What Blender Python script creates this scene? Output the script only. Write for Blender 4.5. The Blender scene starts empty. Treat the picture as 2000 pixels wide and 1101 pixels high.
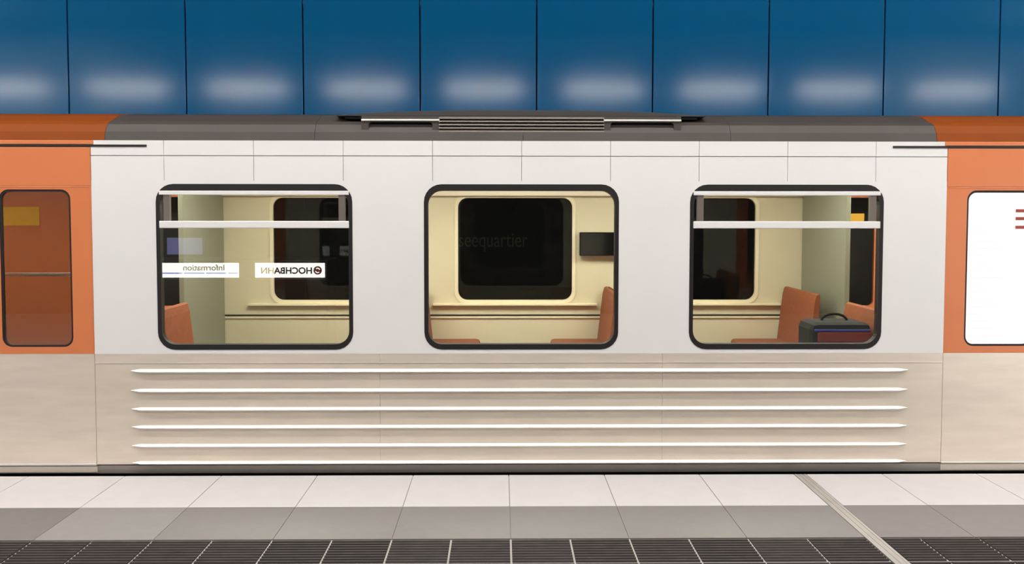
import bpy, bmesh, math, random
from mathutils import Vector, Matrix
from mathutils.geometry import tessellate_polygon
random.seed(7)
S = bpy.context.scene
COL = S.collection

# ------------------------------------------------------------------ camera, world, lights, exposure
cam_d = bpy.data.cameras.new('camera')
cam = bpy.data.objects.new('camera', cam_d)
COL.objects.link(cam)
CAM = Vector((-0.04994, -5.56299, 1.63914))
PITCH, YAW, ROLL = 0.0473, 0.0124, 0.0008
fw = Vector((math.sin(YAW), math.cos(YAW), 0)); ri = Vector((math.cos(YAW), -math.sin(YAW), 0)); up = Vector((0, 0, 1))
f2 = fw * math.cos(PITCH) - up * math.sin(PITCH); u2 = up * math.cos(PITCH) + fw * math.sin(PITCH)
r2 = ri * math.cos(ROLL) + u2 * math.sin(ROLL); u3 = u2 * math.cos(ROLL) - ri * math.sin(ROLL)
m = Matrix((r2, u3, -f2)).transposed().to_4x4(); m.translation = CAM
cam.matrix_world = m
cam_d.sensor_width = 36.0
cam_d.lens = 36.0 * 1750 / 2000
cam_d.shift_y = -50 / 2000
cam_d.clip_end = 200
S.camera = cam

w = bpy.data.worlds.new('station_air'); S.world = w; w.use_nodes = True
bg = w.node_tree.nodes['Background']
bg.inputs[0].default_value = (1.0, 0.97, 0.95, 1); bg.inputs[1].default_value = 0.55

S.view_settings.view_transform = 'Standard'
S.view_settings.look = 'None'
S.view_settings.gamma = 1.0
S.view_settings.exposure = 0.0
S.view_settings.use_curve_mapping = False

LAMP = 26.0          # radiance of the platform luminaires
COACH = 20          # radiance of the coach's ceiling lights
SIGN = 4.8           # radiance of backlit signs
BOARD = 2.9          # radiance of the backlit map case
FILL = 7.0          # watts of each fill light added over the platform edge

# ------------------------------------------------------------------ materials
def mat(name, col, rough=0.5, metal=0.0, var=0.0, scale=6.0, bump=0.0, bscale=200.0, coat=0.0, stretch=None, spec=0.5):
    M = bpy.data.materials.new(name); M.use_nodes = True
    nt = M.node_tree; b = nt.nodes['Principled BSDF']
    b.inputs['Roughness'].default_value = rough; b.inputs['Metallic'].default_value = metal
    b.inputs['Specular IOR Level'].default_value = spec
    b.inputs['Coat Weight'].default_value = coat; b.inputs['Coat Roughness'].default_value = 0.1
    tc = nt.nodes.new('ShaderNodeTexCoord'); mp = nt.nodes.new('ShaderNodeMapping')
    nt.links.new(tc.outputs['Object'], mp.inputs[0])
    if stretch: mp.inputs['Scale'].default_value = stretch
    n = nt.nodes.new('ShaderNodeTexNoise'); n.inputs['Scale'].default_value = scale; n.inputs['Detail'].default_value = 4
    nt.links.new(mp.outputs[0], n.inputs['Vector'])
    r = nt.nodes.new('ShaderNodeValToRGB')
    lo = [max(0, c * (1 - var)) for c in col]; hi = [min(1, c * (1 + var)) for c in col]
    r.color_ramp.elements[0].color = (*lo, 1); r.color_ramp.elements[1].color = (*hi, 1)
    r.color_ramp.elements[0].position = 0.3; r.color_ramp.elements[1].position = 0.7
    nt.links.new(n.outputs['Fac'], r.inputs[0]); nt.links.new(r.outputs[0], b.inputs['Base Color'])
    if bump:
        n2 = nt.nodes.new('ShaderNodeTexNoise'); n2.inputs['Scale'].default_value = bscale
        nt.links.new(mp.outputs[0], n2.inputs['Vector'])
        bp = nt.nodes.new('ShaderNodeBump'); bp.inputs['Strength'].default_value = bump; bp.inputs['Distance'].default_value = 0.002
        nt.links.new(n2.outputs['Fac'], bp.inputs['Height']); nt.links.new(bp.outputs[0], b.inputs['Normal'])
    return M

def emit(name, col, strength):
    M = bpy.data.materials.new(name); M.use_nodes = True
    nt = M.node_tree; nt.nodes.remove(nt.nodes['Principled BSDF'])
    e = nt.nodes.new('ShaderNodeEmission'); e.inputs[0].default_value = (*col, 1); e.inputs[1].default_value = strength
    nt.links.new(e.outputs[0], nt.nodes['Material Output'].inputs[0])
    return M

def glass(name, tint, refl):
    M = bpy.data.materials.new(name); M.use_nodes = True
    nt = M.node_tree; nt.nodes.remove(nt.nodes['Principled BSDF'])
    t = nt.nodes.new('ShaderNodeBsdfTransparent'); t.inputs[0].default_value = (*tint, 1)
    g = nt.nodes.new('ShaderNodeBsdfGlossy'); g.inputs['Roughness'].default_value = 0.0
    g.inputs['Color'].default_value = (1, 1, 1, 1)
    x = nt.nodes.new('ShaderNodeMixShader'); x.inputs[0].default_value = refl
    nt.links.new(t.outputs[0], x.inputs[1]); nt.links.new(g.outputs[0], x.inputs[2])
    nt.links.new(x.outputs[0], nt.nodes['Material Output'].inputs[0])
    return M

def lin(r, g, b):
    f = lambda c: (c / 255 / 12.92) if c / 255 <= 0.04045 else ((c / 255 + 0.055) / 1.055) ** 2.4
    return (f(r), f(g), f(b))

WHITE = mat('white_paint', lin(238, 235, 232), 0.35, var=0.015, scale=2)
STEEL = mat('brushed_steel', lin(244, 230, 212), 0.33, metal=0.35, var=0.05, scale=3, stretch=(1, 1, 6))
RIBST = mat('polished_steel', lin(246, 241, 234), 0.38, metal=0.55)
SKIRT = mat('skirt_steel', lin(182, 174, 166), 0.4, metal=0.6, var=0.05)
ORANGE = mat('orange_paint', lin(222, 130, 82), 0.32, var=0.02)
ORROOF = mat('orange_roof_paint', lin(140, 66, 8), 0.6, var=0.05, spec=0.2)
ROOFG = mat('grey_roof_paint', lin(70, 63, 58), 0.55, var=0.08, scale=4)
BLACK = mat('black_rubber', lin(32, 27, 27), 0.5)
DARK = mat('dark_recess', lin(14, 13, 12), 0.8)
SLAT = mat('louver_metal', lin(126, 116, 108), 0.45, metal=0.3)
CREAM = mat('cream_lining', lin(221, 213, 188), 0.45, var=0.02)
CREAML = mat('pale_cream_trim', lin(240, 231, 204), 0.4)
BROWN = mat('orange_brown_upholstery', lin(146, 82, 50), 0.75, var=0.12, scale=30, bump=0.3)
PARTG = mat('grey_green_partition', lin(140, 142, 126), 0.4)
FLOORT = mat('coach_floor', lin(90, 84, 80), 0.6, var=0.1)
GLASS = glass('window_glass', (0.86, 0.88, 0.84), 0.13)
DGLASS = glass('door_glass', (0.60, 0.58, 0.55), 0.30)
FGLASS = glass('far_glass', (0.40, 0.44, 0.42), 0.02)
ALU = mat('aluminium_profile', lin(176, 170, 166), 0.4, metal=0.35, var=0.05)
BLUE = mat('blue_enamel', lin(0, 152, 226), 0.14, var=0.03, scale=2, spec=0.5)
WALLB = mat('black_wall', lin(16, 18, 17), 0.5, var=0.2, scale=3)
SEAL = mat('black_seal', lin(12, 12, 12), 0.12)
TW = mat('white_floor_tile', lin(196, 192, 192), 0.42, var=0.025, scale=8)
TG = [mat('grey_floor_tile', lin(a, b, c), 0.45, var=0.04, scale=14) for a, b, c in ((117, 113, 112), (128, 125, 124), (107, 103, 102))]
TT = [mat('ribbed_floor_tile', lin(a, b, c), 0.65, var=0.22, scale=9, stretch=(1, 3, 1), spec=0.2) for a, b, c in ((44, 39, 38), (52, 48, 46), (38, 34, 33))]
RIBL = mat('ribbed_tile_pale_ridge', lin(62, 56, 54), 0.65, spec=0.2, var=0.3, scale=12)  # paler tone for the flat tops of the ridges
GROUT = mat('pale_grout', lin(172, 166, 162), 0.8)
CONC = mat('dark_concrete', lin(48, 45, 43), 0.9, var=0.2)
CEIL = mat('ceiling_panels', lin(165, 160, 150), 0.6, var=0.05)
LAMPM = emit('lamp_diffuser', (1.0, 0.975, 0.945), LAMP)
COACHM = emit('coach_light', (1.0, 0.94, 0.82), COACH)
SIGNW = emit('backlit_white', (1.0, 0.98, 0.96), SIGN)
SIGNB = emit('backlit_blue', (0.12, 0.16, 0.62), SIGN)
SCREENB = emit('screen_blue', (0.22, 0.22, 0.50), 1.6)
BOARDM = emit('backlit_map', (0.97, 0.985, 1.0), BOARD)
PRINTG = emit('backlit_pale_print', (0.80, 0.87, 0.92), BOARD)
PRINTR = emit('backlit_dark_red_print', (0.16, 0.03, 0.05), BOARD)
INK = mat('sign_ink', lin(40, 38, 38), 0.6)
INKRED = mat('sign_red', lin(170, 40, 34), 0.5)
LETTER = mat('grey_lettering', lin(215, 216, 190), 0.6)
NAVY = mat('navy_fabric', lin(9, 10, 18), 0.8)
CBLUE = mat('blue_webbing', lin(50, 70, 170), 0.6)
CRED = mat('red_panel', lin(120, 40, 44), 0.7)
YELLOW = mat('yellow_sticker', lin(244, 190, 50), 0.5)
HOUSE = mat('lamp_housing', lin(160, 160, 160), 0.4, metal=0.5)
KIOSK = mat('kiosk_body', lin(44, 38, 34), 0.5)

# ------------------------------------------------------------------ helpers
def link(name, me, material=None, parent=None):
    o = bpy.data.objects.new(name, me); COL.objects.link(o)
    if material is not None and len(me.materials) == 0: me.materials.append(material)
    if parent is not None: o.parent = parent
    return o

def obj(name, bm, material, parent=None, smooth=False):
    me = bpy.data.meshes.new(name)
    bmesh.ops.recalc_face_normals(bm, faces=bm.faces)
    bm.to_mesh(me); bm.free()
    if smooth:
        for p in me.polygons: p.use_smooth = True
    return link(name, me, material, parent)

def empty(name, loc=(0, 0, 0)):
    o = bpy.data.objects.new(name, None); COL.objects.link(o); o.location = loc
    return o

def tag(o, label=None, cat=None, group=None, kind=None):
    if label: o['label'] = label
    if cat: o['category'] = cat
    if group: o['group'] = group
    if kind: o['kind'] = kind
    return o

def bx(bm, x0, x1, y0, y1, z0, z1, bev=0.0):
    vs = [bm.verts.new((x, y, z)) for x in (x0, x1) for y in (y0, y1) for z in (z0, z1)]
    q = ((0, 1, 3, 2), (4, 6, 7, 5), (0, 4, 5, 1), (2, 3, 7, 6), (0, 2, 6, 4), (1, 5, 7, 3))
    fs = [bm.faces.new([vs[i] for i in f]) for f in q]
    if bev:
        bmesh.ops.recalc_face_normals(bm, faces=fs)
        es = list({e for f in fs for e in f.edges})
        bmesh.ops.bevel(bm, geom=es, offset=bev, segments=2, profile=0.5, affect='EDGES')

def box(name, x0, x1, y0, y1, z0, z1, material, parent=None, bev=0.0):
    bm = bmesh.new(); bx(bm, x0, x1, y0, y1, z0, z1, bev)
    return obj(name, bm, material, parent)

def rrect(x0, x1, z0, z1, r, n=6):
    pts = []
    for cx, cz, a in ((x1 - r, z1 - r, 0), (x0 + r, z1 - r, 90), (x0 + r, z0 + r, 180), (x1 - r, z0 + r, 270)):
        for k in range(n + 1):
            t = math.radians(a + 90 * k / n); pts.append((cx + r * math.cos(t), cz + r * math.sin(t)))
    return pts

def rect(x0, x1, z0, z1): return [(x1, z1), (x0, z1), (x0, z0), (x1, z0)]

def plate_bm(bm, loops, y0, y1):
    """A flat plate in the XZ plane with holes: loops[0] is its outline, the others are holes; y0..y1 its thickness."""
    vec = [[Vector((x, z, 0)) for x, z in L] for L in loops]
    tris = tessellate_polygon(vec)
    flat = [p for L in loops for p in L]
    A = [bm.verts.new((x, y0, z)) for x, z in flat]; B = [bm.verts.new((x, y1, z)) for x, z in flat]
    for t in tris:
        for V in (A, B):
            try: bm.faces.new([V[i] for i in t])
            except ValueError: pass
    o = 0
    for L in loops:
        n = len(L)
        for i in range(n):
            a, b = o + i, o + (i + 1) % n
            bm.faces.new((A[a], A[b], B[b], B[a]))
        o += n

def plate(name, loops, y0, y1, material, parent=None):
    bm = bmesh.new(); plate_bm(bm, loops, y0, y1)
    return obj(name, bm, material, parent)

def sweep_x(bm, prof, x0, x1):
    """A closed (y, z) outline drawn out along X."""
    A = [bm.verts.new((x0, y, z)) for y, z in prof]; B = [bm.verts.new((x1, y, z)) for y, z in prof]
    n = len(prof)
    for i in range(n): bm.faces.new((A[i], A[(i + 1) % n], B[(i + 1) % n], B[i]))
    bm.faces.new(A); bm.faces.new(B[::-1])

def tube(bm, p0, p1, r, n=12):
    p0, p1 = Vector(p0), Vector(p1); d = (p1 - p0).normalized()
    a = d.orthogonal().normalized(); b = d.cross(a)
    R = [[bm.verts.new(p + r * (math.cos(2 * math.pi * k / n) * a + math.sin(2 * math.pi * k / n) * b)) for k in range(n)] for p in (p0, p1)]
    for k in range(n): bm.faces.new((R[0][k], R[0][(k + 1) % n], R[1][(k + 1) % n], R[1][k]))
    bm.faces.new(R[0][::-1]); bm.faces.new(R[1])

def text(name, body, size, loc, rot, material, parent=None, depth=0.002, align='LEFT', width=None, spacing=1.0, bold=0.0):
    c = bpy.data.curves.new(name + '_outline', 'FONT'); c.body = body; c.size = size; c.extrude = depth; c.align_x = align; c.offset = bold
    c.space_character = spacing
    t = bpy.data.objects.new(name + '_source', c); COL.objects.link(t)
    bpy.context.view_layer.update()
    me = bpy.data.meshes.new_from_object(t.evaluated_get(bpy.context.evaluated_depsgraph_get()))
    bpy.data.objects.remove(t)
    if width:
        xs = [v.co.x for v in me.vertices]; k = width / (max(xs) - min(xs))
        for v in me.vertices: v.co.x *= k
    me.materials.clear(); me.materials.append(material)
    o = link(name, me, None, parent); o.location = loc; o.rotation_euler = rot
    return o

CX = 0.08            # the car's middle
YS = 0.08            # the car side's plane
YF = 2.60            # the far side's lining
PIT = 1.676          # window pitch
XL, XR = CX - 2.69, CX + 2.69    # where the doors begin

# ------------------------------------------------------------------ platform floor
floor = box('floor', -9, 9, -9, 0.0, -0.30, -0.006, GROUT); tag(floor, 'platform floor of white, grey and ribbed dark tiles', kind='structure')
G = 0.0025
def tile_mesh(x0, x1, y0, y1, material, bev=0.0015):
    bm = bmesh.new(); bx(bm, x0, x1, y0, y1, -0.006, 0.0)
    return obj('tile', bm, material, floor)
ST0, ST1 = 1.80, 1.878                       # expansion joint
jl = [-0.6 * k for k in range(12, 0, -1)] + [0.0, 0.6, 1.2, ST0]
jr = [ST1, 2.36, 2.96, 3.56, 4.16, 4.76, 5.36, 5.96]
spans = [(jl[i], jl[i + 1]) for i in range(len(jl) - 1)] + [(jr[i], jr[i + 1]) for i in range(len(jr) - 1)]
for a, b in spans:
    tile_mesh(a + G, b - G, -0.605 + 0.001, 0.0, TW)
for a, b in spans:
    k = round(a / 0.6)
    M = TG[1] if k == -4 or a > 2.9 else (TG[2] if k <= -5 else TG[0])
    tile_mesh(a + 0.0015, b - 0.0015, -1.107 + 0.003, -0.605, M)
# ribbed tactile tiles, ten ridges each
def ribbed(x0, x1, y0, y1, material, rid):
    bm = bmesh.new(); n = 9; p = (y1 - y0) / n
    prof = [(y0, -0.006)]
    for k in range(n):
        a = y0 + k * p
        prof += [(a + 0.10 * p, -0.004), (a + 0.25 * p, 0.0015), (a + 0.60 * p, 0.0015), (a + 0.75 * p, -0.004)]
    prof += [(y1, -0.004), (y1, -0.006)]
    sweep_x(bm, prof, x0, x1)
    o = obj('ribbed_tile', bm, material, floor)
    if rid: 
        o.data.materials.append(RIBL)
        for f in o.data.polygons:
            if f.normal.z > 0.9 and f.center.z > 0.001: f.material_index = 1
    return o
th = [-0.3 * k for k in range(20, 0, -1)] + [0.3 * k for k in range(7)]
rsp = [(th[i], th[i + 1]) for i in range(len(th) - 1)] + [(ST1, 2.075), (2.075, 2.375), (2.375, 2.675), (2.675, 2.975), (2.975, 3.275), (3.275, 3.575), (3.575, 3.875)]
for j in range(2):
    for a, b in rsp:
        i = round(a / 0.3)
        M = TT[1] if i in (-2, -1, 0, 4) else (TT[2] if i in (-3, -4, 3) else TT[0])
        ribbed(a + 0.005, b - 0.005, -1.407 - 0.305 * j, -1.112 - 0.305 * j, M, True)
# plain tiles the rest of the way back
for j in range(12):
    y1 = -1.72 - 0.6 * j
    box('tile', -9, ST0 - G, y1 - 0.597, y1, -0.006, 0.0, TG[1], floor); box('tile', ST1 + G, 9, y1 - 0.597, y1, -0.006, 0.0, TG[1], floor)
ej = box('expansion_joint', ST0 + 0.001, ST1 - 0.001, -9, 0.0, -0.02, -0.003, BLACK, floor); tag(ej, 'grooved aluminium joint cover')
for a, b, z in ((0.002, 0.018, 0.001), (0.0195, 0.030, 0.0), (0.0315, 0.0465, 0.001), (0.048, 0.0585, 0.0), (0.060, 0.076, 0.001)):
    box('slat', ST0 + a, ST0 + b, -9, 0.0, -0.006, z, ALU, ej)
tag(box('trim_1', -9, 9, -0.02, 0.02, -0.34, -0.012, CONC), 'dark concrete platform edge', kind='structure')
tag(box('floor_track_bed', -9, 9, 0.0, 3.6, -1.4, -1.1, CONC), 'dark track bed beneath the train', kind='structure')
tag(box('trim_2', -9, 9, -0.2, -0.05, -1.1, -0.3, CONC), 'dark concrete platform face', kind='structure')

# ------------------------------------------------------------------ far wall: black below, blue enamel panels above
YW = 3.30
wall = box('wall_back', -9, 9, YW + 0.03, YW + 0.25, -1.2, 5.4, WALLB); tag(wall, 'tunnel wall clad in blue enamel panels above a black base', kind='structure')
PW, PX = 1.1402, 0.2995
bm = bmesh.new(); bx(bm, 0.007, PW - 0.007, -0.012, 0.03, 0, 2.85, 0.003)
pan0 = None
for k in range(-7, 7):
    if pan0 is None:
        pan0 = obj('wall_panel', bm, BLUE, wall); o = pan0
    else:
        o = pan0.copy(); COL.objects.link(o); o.parent = wall
    o.location = (PX + k * PW, YW, 2.45)
sb = bmesh.new(); tube(sb, (0, 0, 2.45), (0, 0, 5.3), 0.0065, 12)
s0 = None
for k in range(-7, 8):
    if s0 is None: s0 = obj('joint_seal', sb, SEAL, wall, True); o = s0
    else:
        o = s0.copy(); COL.objects.link(o); o.parent = wall
    o.location = (PX + k * PW, YW + 0.012, 0)
for k in range(-7, 7):
    box('base_panel', PX + k * PW + 0.005, PX + (k + 1) * PW - 0.005, YW - 0.006, YW + 0.03, -0.4, 2.44, WALLB, wall)
tag(box('ceiling', -9, 9, -9, 3.6, 5.4, 5.6, CEIL), 'grey station ceiling above the platform', kind='structure')
tag(box('wall_front', -9, 9, -9.2, -9.0, -0.3, 5.4, CONC), 'dark wall behind the platform', kind='structure')

# station name on the dark wall behind the car
sg = empty('station_name_sign', (-0.28, YW - 0.02, 1.28))
tag(sg, 'black station name sign with grey lettering seen through the middle window', 'sign')
b = plate('sign_board', [rrect(-2.2, 2.2, -0.22, 0.42, 0.02)], -0.004, 0.014, WALLB, sg)
text('lettering', 'Überseequartier', 0.21, (-0.50, -0.006, 0.035), (math.pi / 2, 0, 0), LETTER, sg, 0.001, width=0.985)

# ------------------------------------------------------------------ platform luminaires
LX0, LSP, LY, LZ = -0.33, 1.98, -3.0, 3.77
def luminaire(x, y, z, L, label, group):
    t = empty('strip_light', (x, y, z)); tag(t, label, 'lamp', group)
    bm = bmesh.new(); prof = [(0.11 * math.cos(math.pi * (1 + k / 10)), 0.10 * math.sin(math.pi * (1 + k / 10))) for k in range(11)]
    sweep_x(bm, prof, -L / 2, L / 2); obj('diffuser', bm, LAMPM, t)
    bm = bmesh.new(); bx(bm, -L / 2 - 0.05, L / 2 + 0.05, -0.13, 0.13, 0.001, 0.07, 0.006); obj('housing', bm, HOUSE, t)
    for s in (-1, 1):
        bm = bmesh.new(); tube(bm, (s * L * 0.35, 0, 0.07), (s * L * 0.35, 0, 5.4 - z), 0.006, 8); obj('rod', bm, HOUSE, t)
    return t
def copy_tree(o, parent=None):
    c = o.copy(); COL.objects.link(c)
    if parent is not None: c.parent = parent
    for ch in [q for q in bpy.data.objects if q.parent == o]: copy_tree(ch, c)
    return c
ORD = ('first', 'second', 'third', 'fourth', 'fifth', 'sixth', 'seventh', 'eighth', 'ninth')
lum0 = luminaire(LX0 - 4 * LSP, LY, LZ, 1.25, 'white half-round strip light hanging over the platform, first of its row from the left', 'strip lights over the platform')
for r, (yy, zz) in enumerate(((LY, LZ),)):
    for k in range(-4, 5):
        if r == 0 and k == -4: continue
        c = copy_tree(lum0); c.location = (LX0 + k * LSP, yy, zz)
        c['label'] = 'white half-round strip light hanging over the platform, %s of its row from the left' % ORD[k + 4]
def fill_light(x, y, z, L, label):  # unseen fill lights added to brighten the floor, shielded from the wall's reflection
    t = empty('fill_light', (x, y, z)); tag(t, label, 'lamp', 'added fill lights over the platform edge')
    for y0, y1 in ((-0.16, -0.145), (0.145, 0.16)):
        bm = bmesh.new(); bx(bm, -L / 2, L / 2, y0, y1, -0.14, 0.05); obj('side_shield', bm, BLACK, t)
    for s_ in (-1, 1):
        bm = bmesh.new(); bx(bm, s_ * L / 2 - 0.008, s_ * L / 2 + 0.008, -0.144, 0.144, -0.14, 0.05); obj('end_shield', bm, BLACK, t)
    bm = bmesh.new(); bx(bm, -L / 2, L / 2, -0.16, 0.16, 0.05, 0.11, 0.006); obj('housing', bm, BLACK, t)
    bm = bmesh.new(); bx(bm, -L / 2 + 0.01, L / 2 - 0.01, -0.144, 0.144, 0.02, 0.05); obj('diffuser', bm, LAMPM, t)
    for s_ in (-1, 1):
        bm = bmesh.new(); tube(bm, (s_ * L * 0.35, 0, 0.11), (s_ * L * 0.35, 0, 5.4 - z), 0.006, 8); obj('rod', bm, HOUSE, t)
    ld = bpy.data.lights.new('fill_light_area', 'AREA'); ld.shape = 'RECTANGLE'; ld.size = L - 0.05; ld.size_y = 0.26
    ld.energy = FILL; ld.color = (1.0, 0.975, 0.945); ld.spread = math.radians(115)
    lo = bpy.data.objects.new('fill_light_area', ld); COL.objects.link(lo); lo.parent = t; lo.location = (0, 0, 0.015)
for k in range(9):
    fill_light(-7.2 + 1.8 * k, -1.05, 4.3, 1.75, 'black shielded fill light added over the platform edge, %s of its row from the left' % ORD[k])

# ------------------------------------------------------------------ the train car
car = empty('train_car', (0, 0, 0))
tag(car, 'white and silver metro car with orange doors and three windows alongside the platform', 'train')
WIN = [CX + PIT * k for k in (-1, 0, 1)]
WW, WZ0, WZ1 = 1.225, 0.783, 1.824
XE = 6.4             # half length built
OUT0, OUT1 = CX - XE, CX + XE
DW = 1.30            # doorway
DOORS = [(XL - DW, XL), (XR, XR + DW)]
outerwin = [XL - DW - 1.05, XR + DW + 1.05]

def win_hole(c): return rrect(c - WW / 2, c + WW / 2, WZ0, WZ1, 0.11)
plate('window_band', [rect(XL + 0.001, XR - 0.001, 0.756, 1.846)] + [win_hole(c) for c in WIN], YS, YS + 0.05, WHITE, car)
plate('window_band', [rect(OUT0, XL - DW, 0.756, 1.846), win_hole(outerwin[0])], YS, YS + 0.05, WHITE, car)
plate('window_band', [rect(XR + DW, OUT1, 0.756, 1.846), win_hole(outerwin[1])], YS, YS + 0.05, WHITE, car)
# two rows of narrow panels between the windows and the roof, joints left open
box('cantrail_backing', OUT0, OUT1, YS + 0.012, YS + 0.05, 1.846, 2.096, SKIRT, car)
cuts = [XL + 0.001] + [CX + PIT / 3 * k for k in range(-4, 5)] + [XR - 0.001]
rows = [(cuts[i], cuts[i + 1]) for i in range(len(cuts) - 1)]
rows += [(OUT0, XL - DW), (XR + DW, OUT1)]
for a, b in rows:
    box('cantrail_panel', a + 0.0015, b - 0.0015, YS, YS + 0.012, 1.846, 1.9985, WHITE, car)
    box('cantrail_panel', a + 0.0015, b - 0.0015, YS, YS + 0.012, 2.0035, 2.096, WHITE, car)

# lower side: plain steel sheets with pressed ribs
LZ0 = 0.052
lows = [(OUT0, XL - DW), (XL + 0.001, XR - 0.001), (XR + DW, OUT1)]
RIBZ = [0.649, 0.524, 0.406, 0.291, 0.172, 0.062]
for a, b in lows:
    n = max(1, round((b - a) / (PIT / 1)))
    for i in range(n):
        x0, x1 = a + (b - a) * i / n, a + (b - a) * (i + 1) / n
        box('side_sheet', x0 + 0.0006, x1 - 0.0006, YS, YS + 0.04, LZ0, 0.7555, STEEL, car)
    for z in RIBZ:
        e = 0.22
        bm = bmesh.new()
        prof = [(YS + 0.001, z + 0.011), (YS - 0.007, z + 0.009), (YS - 0.015, z - 0.001), (YS - 0.017, z - 0.005), (YS - 0.015, z - 0.009), (YS + 0.001, z - 0.010)]
        x0, x1 = a + e, b - e
        rings = []
        for x, s in ((x0, 0.05), (x0 + 0.06, 1), (x1 - 0.06, 1), (x1, 0.05)):
            rings.append([bm.verts.new((x, YS + 0.001 + (y - YS - 0.001) * s, z + (zz - z) * s)) for y, zz in prof])
        nn = len(prof)
        for q in range(3):
            for i in range(nn): bm.faces.new((rings[q][i], rings[q][(i + 1) % nn], rings[q + 1][(i + 1) % nn], rings[q + 1][i]))
        bm.faces.new(rings[0]); bm.faces.new(rings[-1][::-1])
        obj('rib', bm, RIBST, car, False)
    # fine bead below the window band
    box('bead', a + 0.0, b, YS - 0.002, YS + 0.001, 0.6955, 0.700, RIBST, car)
# sole bar
box('sole_bar', OUT0, OUT1, YS + 0.006, YS + 0.10, -0.010, 0.044, SKIRT, car, 0.004)
box('underframe', OUT0, OUT1, YS + 0.10, 2.55, -0.25, -0.02, DARK, car)

# doors: two leaves each, orange above, steel below
for di, (a, b) in enumerate(DOORS):
    mid = (a + b) / 2
    box('door_header', a + 0.001, b - 0.001, YS - 0.002, YS + 0.05, 1.812, 2.054, ORANGE, car, 0.002)
    box('door_gutter', a - 0.35 * (di == 1), b + 0.35 * (di == 0), YS - 0.004, YS + 0.012, 2.056, 2.069, BLACK, car)
    box('header_strip', a - 0.02, b + 0.02, YS - 0.004, YS + 0.05, 2.070, 2.096, ORANGE, car, 0.003)
    for li, (x0, x1) in enumerate(((a + 0.002, mid - 0.003), (mid + 0.003, b - 0.002))):
        m0, m1 = (0.09, 0.07) if li == 0 else (0.07, 0.13)
        if di == 1: m0, m1 = (0.13, 0.07) if li == 0 else (0.07, 0.09)
        hole = rrect(x0 + m0, x1 - m1, 0.800, 1.790, 0.06)
        lf = plate('door_leaf', [rect(x0, x1, 0.757, 1.806), hole], YS + 0.004, YS + 0.04, ORANGE, car)
        tag(lf, 'orange painted sliding door leaf')
        box('kick_panel', x0, x1, YS + 0.002, YS + 0.04, 0.062, 0.756, STEEL, lf)
        plate('window_seal', [rrect(x0 + m0 - 0.001, x1 - m1 + 0.001, 0.799, 1.791, 0.06), rrect(x0 + m0 + 0.012, x1 - m1 - 0.012, 0.812, 1.776, 0.05)], YS + 0.008, YS + 0.03, BLACK, lf)
        pn = plate('pane', [rrect(x0 + m0 + 0.01, x1 - m1 - 0.01, 0.810, 1.778, 0.05)], YS + 0.014, YS + 0.0141, DGLASS, lf)
    box('door_sill', a, b, YS - 0.006, YS + 0.06, 0.044, 0.060, RIBST, car, 0.004)
    box('step_edge', a, b, YS + 0.000, YS + 0.06, -0.002, 0.040, STEEL, car, 0.003)

# windows: black rubber frame, pane, and on all but the middle one a white hopper frame
def window(c, hopper):
    fr = plate('window_frame', [rrect(c - WW / 2 - 0.001, c + WW / 2 + 0.001, WZ0 - 0.001, WZ1 + 0.001, 0.11), rrect(c - WW / 2 + 0.024, c + WW / 2 - 0.024, WZ0 + 0.033, WZ1 - 0.040, 0.085)], YS - 0.002, YS + 0.05, BLACK, car)
    tag(fr, 'black rubber window surround')
    plate('pane', [rrect(c - WW / 2 + 0.02, c + WW / 2 - 0.02, WZ0 + 0.03, WZ1 - 0.035, 0.085)], YS + 0.010, YS + 0.0101, GLASS, fr)
    if hopper:
        h = WW / 2 - 0.02
        box('hopper_bar', c - h, c + h, YS - 0.006, YS + 0.03, 1.757, 1.783, WHITE, fr, 0.003)
        box('hopper_bar', c - h, c + h, YS - 0.008, YS + 0.03, 1.549, 1.594, WHITE, fr, 0.004)
        for s in (-1, 1):
            box('hopper_stile', c + s * (h - 0.045) - 0.02, c + s * (h - 0.045) + 0.02, YS + 0.000, YS + 0.03, 1.594, 1.757, SLAT, fr, 0.002)
for c, hop in ((WIN[0], True), (WIN[1], False), (WIN[2], True), (outerwin[0], True), (outerwin[1], True)):
    window(c, hop)

# roof: grey shell over the windows, orange over the doors
rprof = [(YS, 2.097), (YS + 0.012, 2.150), (YS + 0.045, 2.200), (YS + 0.085, 2.222), (YS + 0.105, 2.226), (YS + 0.23, 2.275), (YS + 0.40, 2.302), (YS + 0.75, 2.315), (1.34, 2.32),
         (2.0, 2.30), (2.35, 2.26), (2.55, 2.2), (2.66, 2.10), (2.62, 2.08), (1.34, 2.22), (YS + 0.3, 2.15), (YS + 0.04, 2.09)]
def roof(x0, x1, M):
    bm = bmesh.new(); sweep_x(bm, rprof, x0, x1); return obj('roof_panel', bm, M, car)
RX0, RX1 = -2.52, 2.70
roof(OUT0, OUT0 + 1.9, ROOFG); roof(OUT1 - 1.9, OUT1, ROOFG)
for a, b in ((OUT0 + 1.902, RX0 - 0.001), (RX1 + 0.001, OUT1 - 1.902)): tag(roof(a, b, ORROOF), 'orange roof panel over the doors')
nroof = 4
for i in range(nroof):
    a = RX0 + (RX1 - RX0) * i / nroof; b = RX0 + (RX1 - RX0) * (i + 1) / nroof
    roof(a + 0.001, b - 0.001, ROOFG)
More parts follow.
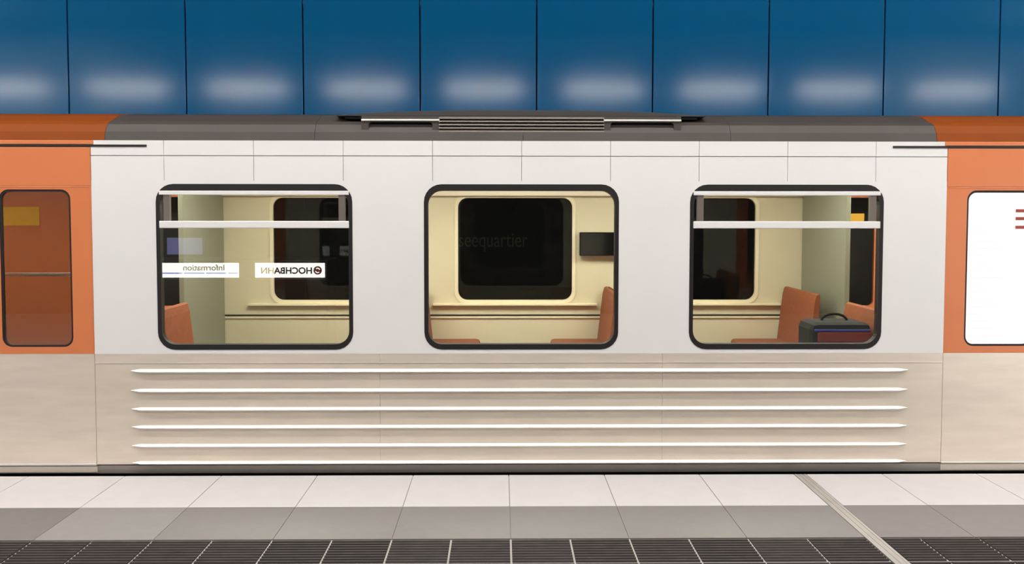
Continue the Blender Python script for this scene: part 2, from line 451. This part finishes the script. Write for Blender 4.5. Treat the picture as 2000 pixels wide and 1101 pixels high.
# roof ventilation unit: louvers between two dark scoops, a lid on top
vu = empty('ventilation_unit', (CX, YS, 0)); vu.parent = car; tag(vu, 'roof ventilation unit with louvers and a dark lid')
box('louver_box', -0.98, 0.98, 0.055, 0.6, 2.13, 2.258, DARK, vu)
for k in range(6):
    z = 2.132 + k * 0.0205
    bm = bmesh.new(); y = 0.012
    sweep_x(bm, [(y, z), (y + 0.002, z + 0.009), (y + 0.034, z + 0.018), (y + 0.034, z + 0.010)], -0.52, 0.52); obj('louver', bm, SLAT, vu)
for s in (-1, 1):
    sc = plate('scoop', [rect(s * 0.76 - 0.245, s * 0.76 + 0.245, 2.118, 2.252), rrect(s * 0.76 - 0.20, s * 0.76 + 0.20, 2.150, 2.215, 0.02)], 0.022, 0.07, ROOFG, vu)
    box('scoop_shade_plate', s * 0.76 - 0.21, s * 0.76 + 0.21, 0.058, 0.066, 2.140, 2.225, DARK, sc)  # dark backing plate stands for the shade deep in the scoop
    box('scoop_lip', s * 0.76 - 0.245, s * 0.76 + 0.245, 0.012, 0.06, 2.220, 2.232, RIBST, sc, 0.003)
bm = bmesh.new()
lp = [(-1.18, 2.262), (-0.80, 2.285), (-0.3, 2.296), (0.3, 2.296), (0.80, 2.285), (1.18, 2.262), (1.16, 2.258), (-1.16, 2.258)]
plate_bm(bm, [lp[::-1]], 0.07, 0.75); obj('lid', bm, mat('dark_lid', lin(64, 62, 60), 0.5), vu)
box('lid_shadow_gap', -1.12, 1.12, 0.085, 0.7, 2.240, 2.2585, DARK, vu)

# ---------------- inside the car
box('coach_floor', OUT0, OUT1, YS + 0.05, 2.62, -0.02, 0.02, FLOORT, car)
box('coach_ceiling', OUT0, OUT1, YS + 0.05, 2.62, 2.06, 2.085, CREAML, car)
box('near_lining', XL, XR, YS + 0.052, YS + 0.06, 0.02, 0.74, CREAM, car)
FW2, FZ0, FZ1 = 1.06, 0.845, 1.795
fholes = [rrect(c - FW2 / 2, c + FW2 / 2, FZ0, FZ1, 0.09) for c in WIN]
plate('far_lining', [rect(XL, XR, 0.02, 2.06)] + fholes, YF, YF + 0.03, CREAM, car)
box('ceiling_cove', XL, XR, YF - 0.07, YF - 0.001, 1.800, 1.90, mat('cove_painted_highlight', lin(252, 246, 232), 0.4), car, 0.012)  # paler than the lining: the cove's highlight is put into its colour
for c in WIN:
    fr = plate('far_window_frame', [rrect(c - FW2 / 2 - 0.02, c + FW2 / 2 + 0.02, FZ0 - 0.02, FZ1 + 0.02, 0.10), rrect(c - FW2 / 2 + 0.01, c + FW2 / 2 - 0.01, FZ0 + 0.01, FZ1 - 0.01, 0.085)], YF - 0.012, YF + 0.02, CREAML, car)
    plate('far_pane', [rrect(c - FW2 / 2, c + FW2 / 2, FZ0, FZ1, 0.09)], YF + 0.026, YF + 0.0261, FGLASS, fr)
    box('far_sill', c - 0.75, c + 0.75, YF - 0.05, YF - 0.001, 0.805, 0.826, CREAML, car, 0.006)
box('dado_strip', XL, XR, YF - 0.012, YF - 0.001, 0.708, 0.722, BLACK, car)
box('dado_strip', XL, XR, YF - 0.016, YF - 0.001, 0.690, 0.706, CREAML, car)
plate('far_side', [rect(OUT0, XL - 0.001, 0.02, 2.06)] + [rrect(a + 0.06, a + 0.6, 0.80, 1.79, 0.05) for a in (DOORS[0][0], DOORS[0][0] + 0.64)], YF, YF + 0.03, ORANGE, car)
plate('far_side', [rect(XR + 0.001, OUT1, 0.02, 2.06)] + [rrect(a + 0.06, a + 0.6, 0.80, 1.79, 0.05) for a in (DOORS[1][0], DOORS[1][0] + 0.64)], YF, YF + 0.03, ORANGE, car)
box('far_outer_skin', OUT0, OUT1, YF + 0.031, YF + 0.05, -0.02, 0.79, SKIRT, car)
for x in (OUT0, OUT1 - 0.02): box('end_wall', x, x + 0.02, YS + 0.05, 2.62, 0.02, 2.06, CREAM, car)
for k in range(-3, 4):
    x = CX + k * 1.66
    cl = box('ceiling_light', x - 0.6, x + 0.6, 1.05, 1.65, 2.040, 2.0605, COACHM, car)
# seats: benches back to back between the windows, on both sides of the aisle
seat_m = []
def bench(xb, face, y0, y1):
    """xb: plane of the back; face +1 looks to +X."""
    st = empty('seat', (xb, (y0 + y1) / 2, 0.02)); st.parent = car
    h = (y1 - y0) / 2
    bm = bmesh.new(); 
    P = [(0.02, 0.40), (0.10, 0.40), (0.045, 0.90), (0.03, 0.955), (0.008, 0.965), (0.002, 0.94)]
    A = [bm.verts.new((face * x, -h, z)) for x, z in P]; B = [bm.verts.new((face * x, h, z)) for x, z in P]; n = len(P)
    for i in range(n): bm.faces.new((A[i], A[(i + 1) % n], B[(i + 1) % n], B[i]))
    bm.faces.new(A); bm.faces.new(B[::-1]); obj('backrest', bm, BROWN, st)
    x0, x1 = sorted((face * 0.06, face * 0.52))
    bm = bmesh.new(); bx(bm, x0, x1, -h, h, 0.36, 0.49, 0.03); obj('cushion', bm, BROWN, st)
    x0, x1 = sorted((face * 0.10, face * 0.44))
    bm = bmesh.new(); bx(bm, x0, x1, -h + 0.05, h - 0.05, 0.0, 0.36); obj('seat_base', bm, PARTG, st)
for kb in (-0.5, 0.5):
    xb = CX + PIT * kb
    for y0, y1 in ((0.20, 1.08), (1.70, 2.54)):
        bench(xb, 1, y0, y1); bench(xb, -1, y0, y1)
bench(-2.40, 1, 0.20, 1.08); bench(2.56, -1, 0.20, 1.08); bench(2.56, -1, 1.70, 2.54)
box('partition', -2.60, -2.56, 1.55, 2.59, 0.02, 1.98, PARTG, car, 0.006)
box('partition', 2.70, 2.74, 1.55, 2.59, 0.02, 1.98, PARTG, car, 0.006)
tag(box('display_box', 0.66, 1.10, YF - 0.10, YF - 0.002, 1.262, 1.475, SEAL, car, 0.008), 'black display box on the cream pillar')
tag(box('notice_sticker', -4.75, -4.22, YF - 0.008, YF - 0.001, 1.53, 1.70, YELLOW, car), 'yellow notice strip')
tag(box('notice_sticker', 2.86, 3.27, YF - 0.008, YF - 0.001, 1.575, 1.645, YELLOW, car), 'yellow notice strip')
bm = bmesh.new(); tube(bm, (-3.85, 0.30, 1.243), (-2.72, 0.30, 1.243), 0.012); obj('grab_rail', bm, RIBST, car, True)

# bag on the seat at the right-hand end
bag = empty('travel_bag', (2.27, 0.62, 0.512)); tag(bag, 'dark navy bag with blue and red stripes on the seat inside the right window', 'bag')
bm = bmesh.new(); bx(bm, -0.21, 0.21, -0.16, 0.16, 0, 0.39, 0.05); obj('body', bm, NAVY, bag)
bm = bmesh.new(); bx(bm, -0.17, 0.19, -0.185, -0.15, 0.26, 0.33, 0.01); obj('pocket', bm, CRED, bag)
for z in (0.245, 0.335):
    bm = bmesh.new(); bx(bm, -0.19, 0.19, -0.172, -0.15, z, z + 0.012, 0.002); obj('stripe', bm, CBLUE, bag)
bm = bmesh.new(); 
for i in range(8):
    a0, a1 = math.pi * i / 8, math.pi * (i + 1) / 8
    tube(bm, (0.09 * math.cos(a0), 0, 0.385 + 0.05 * math.sin(a0)), (0.09 * math.cos(a1), 0, 0.385 + 0.05 * math.sin(a1)), 0.009, 8)
obj('handle', bm, NAVY, bag)

# ------------------------------------------------------------------ things on the platform, seen as reflections in the panes
kx, ky = -2.9, -3.92
kio = empty('information_counter', (kx, ky, 0)); tag(kio, 'dark information counter with two white backlit signs facing the train', 'counter')
bm = bmesh.new(); bx(bm, -0.95, 0.98, -0.5, 0.04, 0.0, 0.945, 0.01); obj('body', bm, KIOSK, kio)
bm = bmesh.new(); bx(bm, -0.97, 1.0, -0.52, 0.10, 1.118, 1.145, 0.006); obj('worktop', bm, KIOSK, kio)
bm = bmesh.new(); bx(bm, -0.95, 0.98, -0.45, 0.03, 0.945, 1.118); obj('fascia', bm, KIOSK, kio)
def fascia_sign(x0, x1, z0=0.957, z1=1.112):
    return box('sign_face', x0 - kx, x1 - kx, 0.031, 0.06, z0, z1, SIGNW, kio)
s1 = fascia_sign(-3.76, -2.86)
text('lettering', 'Information', 0.088, (-3.00 - kx, 0.0615, 1.034), (math.pi / 2, 0, math.pi), INK, s1, 0.001, align='LEFT', width=0.44, bold=0.0014)
box('line_strip', -3.76 - kx, -2.86 - kx, 0.0602, 0.063, 0.998, 1.010, SIGNB, s1)
for k in range(4): 
    bm = bmesh.new(); tube(bm, (-3.68 + k * 0.235 - kx, 0.060, 1.004), (-3.68 + k * 0.235 - kx, 0.065, 1.004), 0.009, 12); obj('stop_dot', bm, SIGNW, s1)
s2 = fascia_sign(-2.68, -1.94)
text('lettering', 'HOCHBAHN', 0.094, (-2.068 - kx, 0.0615, 1.000), (math.pi / 2, 0, math.pi), INK, s2, 0.001, align='LEFT', width=0.545, bold=0.0025)
bm = bmesh.new(); tube(bm, (-2.012 - kx, 0.060, 1.034), (-2.012 - kx, 0.063, 1.034), 0.045, 32); ro = obj('roundel', bm, INKRED, s2)
for a0 in (0.3, math.pi + 0.3):
    bm = bmesh.new()
    for i in range(6):
        a, b2 = a0 + 2.0 * i / 6, a0 + 2.0 * (i + 1) / 6
        tube(bm, (-2.012 - kx + 0.024 * math.cos(a), 0.064, 1.034 + 0.024 * math.sin(a)), (-2.012 - kx + 0.024 * math.cos(b2), 0.064, 1.034 + 0.024 * math.sin(b2)), 0.005, 8)
    obj('roundel_mark', bm, SIGNW, s2)
mon = empty('monitor', (-3.46, -3.98, 1.145)); tag(mon, 'small blue lit monitor standing on the information counter', 'monitor')
bm = bmesh.new(); bx(bm, -0.10, 0.10, -0.06, 0.06, 0, 0.012, 0.003); bx(bm, -0.02, 0.02, -0.015, 0.015, 0.01, 0.06); obj('stand', bm, BLACK, mon)
bm = bmesh.new(); bx(bm, -0.20, 0.20, -0.02, 0.02, 0.045, 0.245, 0.006); obj('case', bm, BLACK, mon)
bm = bmesh.new(); bx(bm, -0.19, 0.19, 0.019, 0.022, 0.055, 0.235); obj('screen', bm, SCREENB, mon)

mp = empty('map_case', (5.72, -4.0, 0)); tag(mp, 'tall white backlit map case on the platform facing the right door', 'display')
bm = bmesh.new(); bx(bm, -0.80, 0.80, -0.14, 0.0, 0.12, 2.02, 0.015); obj('case', bm, ALU, mp)
bm = bmesh.new(); bx(bm, -0.76, 0.76, 0.0, 0.008, 0.16, 1.98); pf = obj('map_face', bm, BOARDM, mp)
for i in range(16):
    z = 1.50 - 0.08 * i
    box('print_line', -0.66 + 0.03 * (i % 3), -0.50 + 0.08 * ((i * 5) % 4), 0.008, 0.0095, z, z + 0.012, PRINTG, pf)
for z in (1.66, 1.575, 1.48): box('heading_line', -0.14, 0.55, 0.008, 0.0095, z, z + 0.035, PRINTR, pf)
for s in (-1, 1):
    bm = bmesh.new(); bx(bm, s * 0.6 - 0.04, s * 0.6 + 0.04, -0.11, -0.03, 0, 0.13, 0.004); obj('leg', bm, ALU, mp)
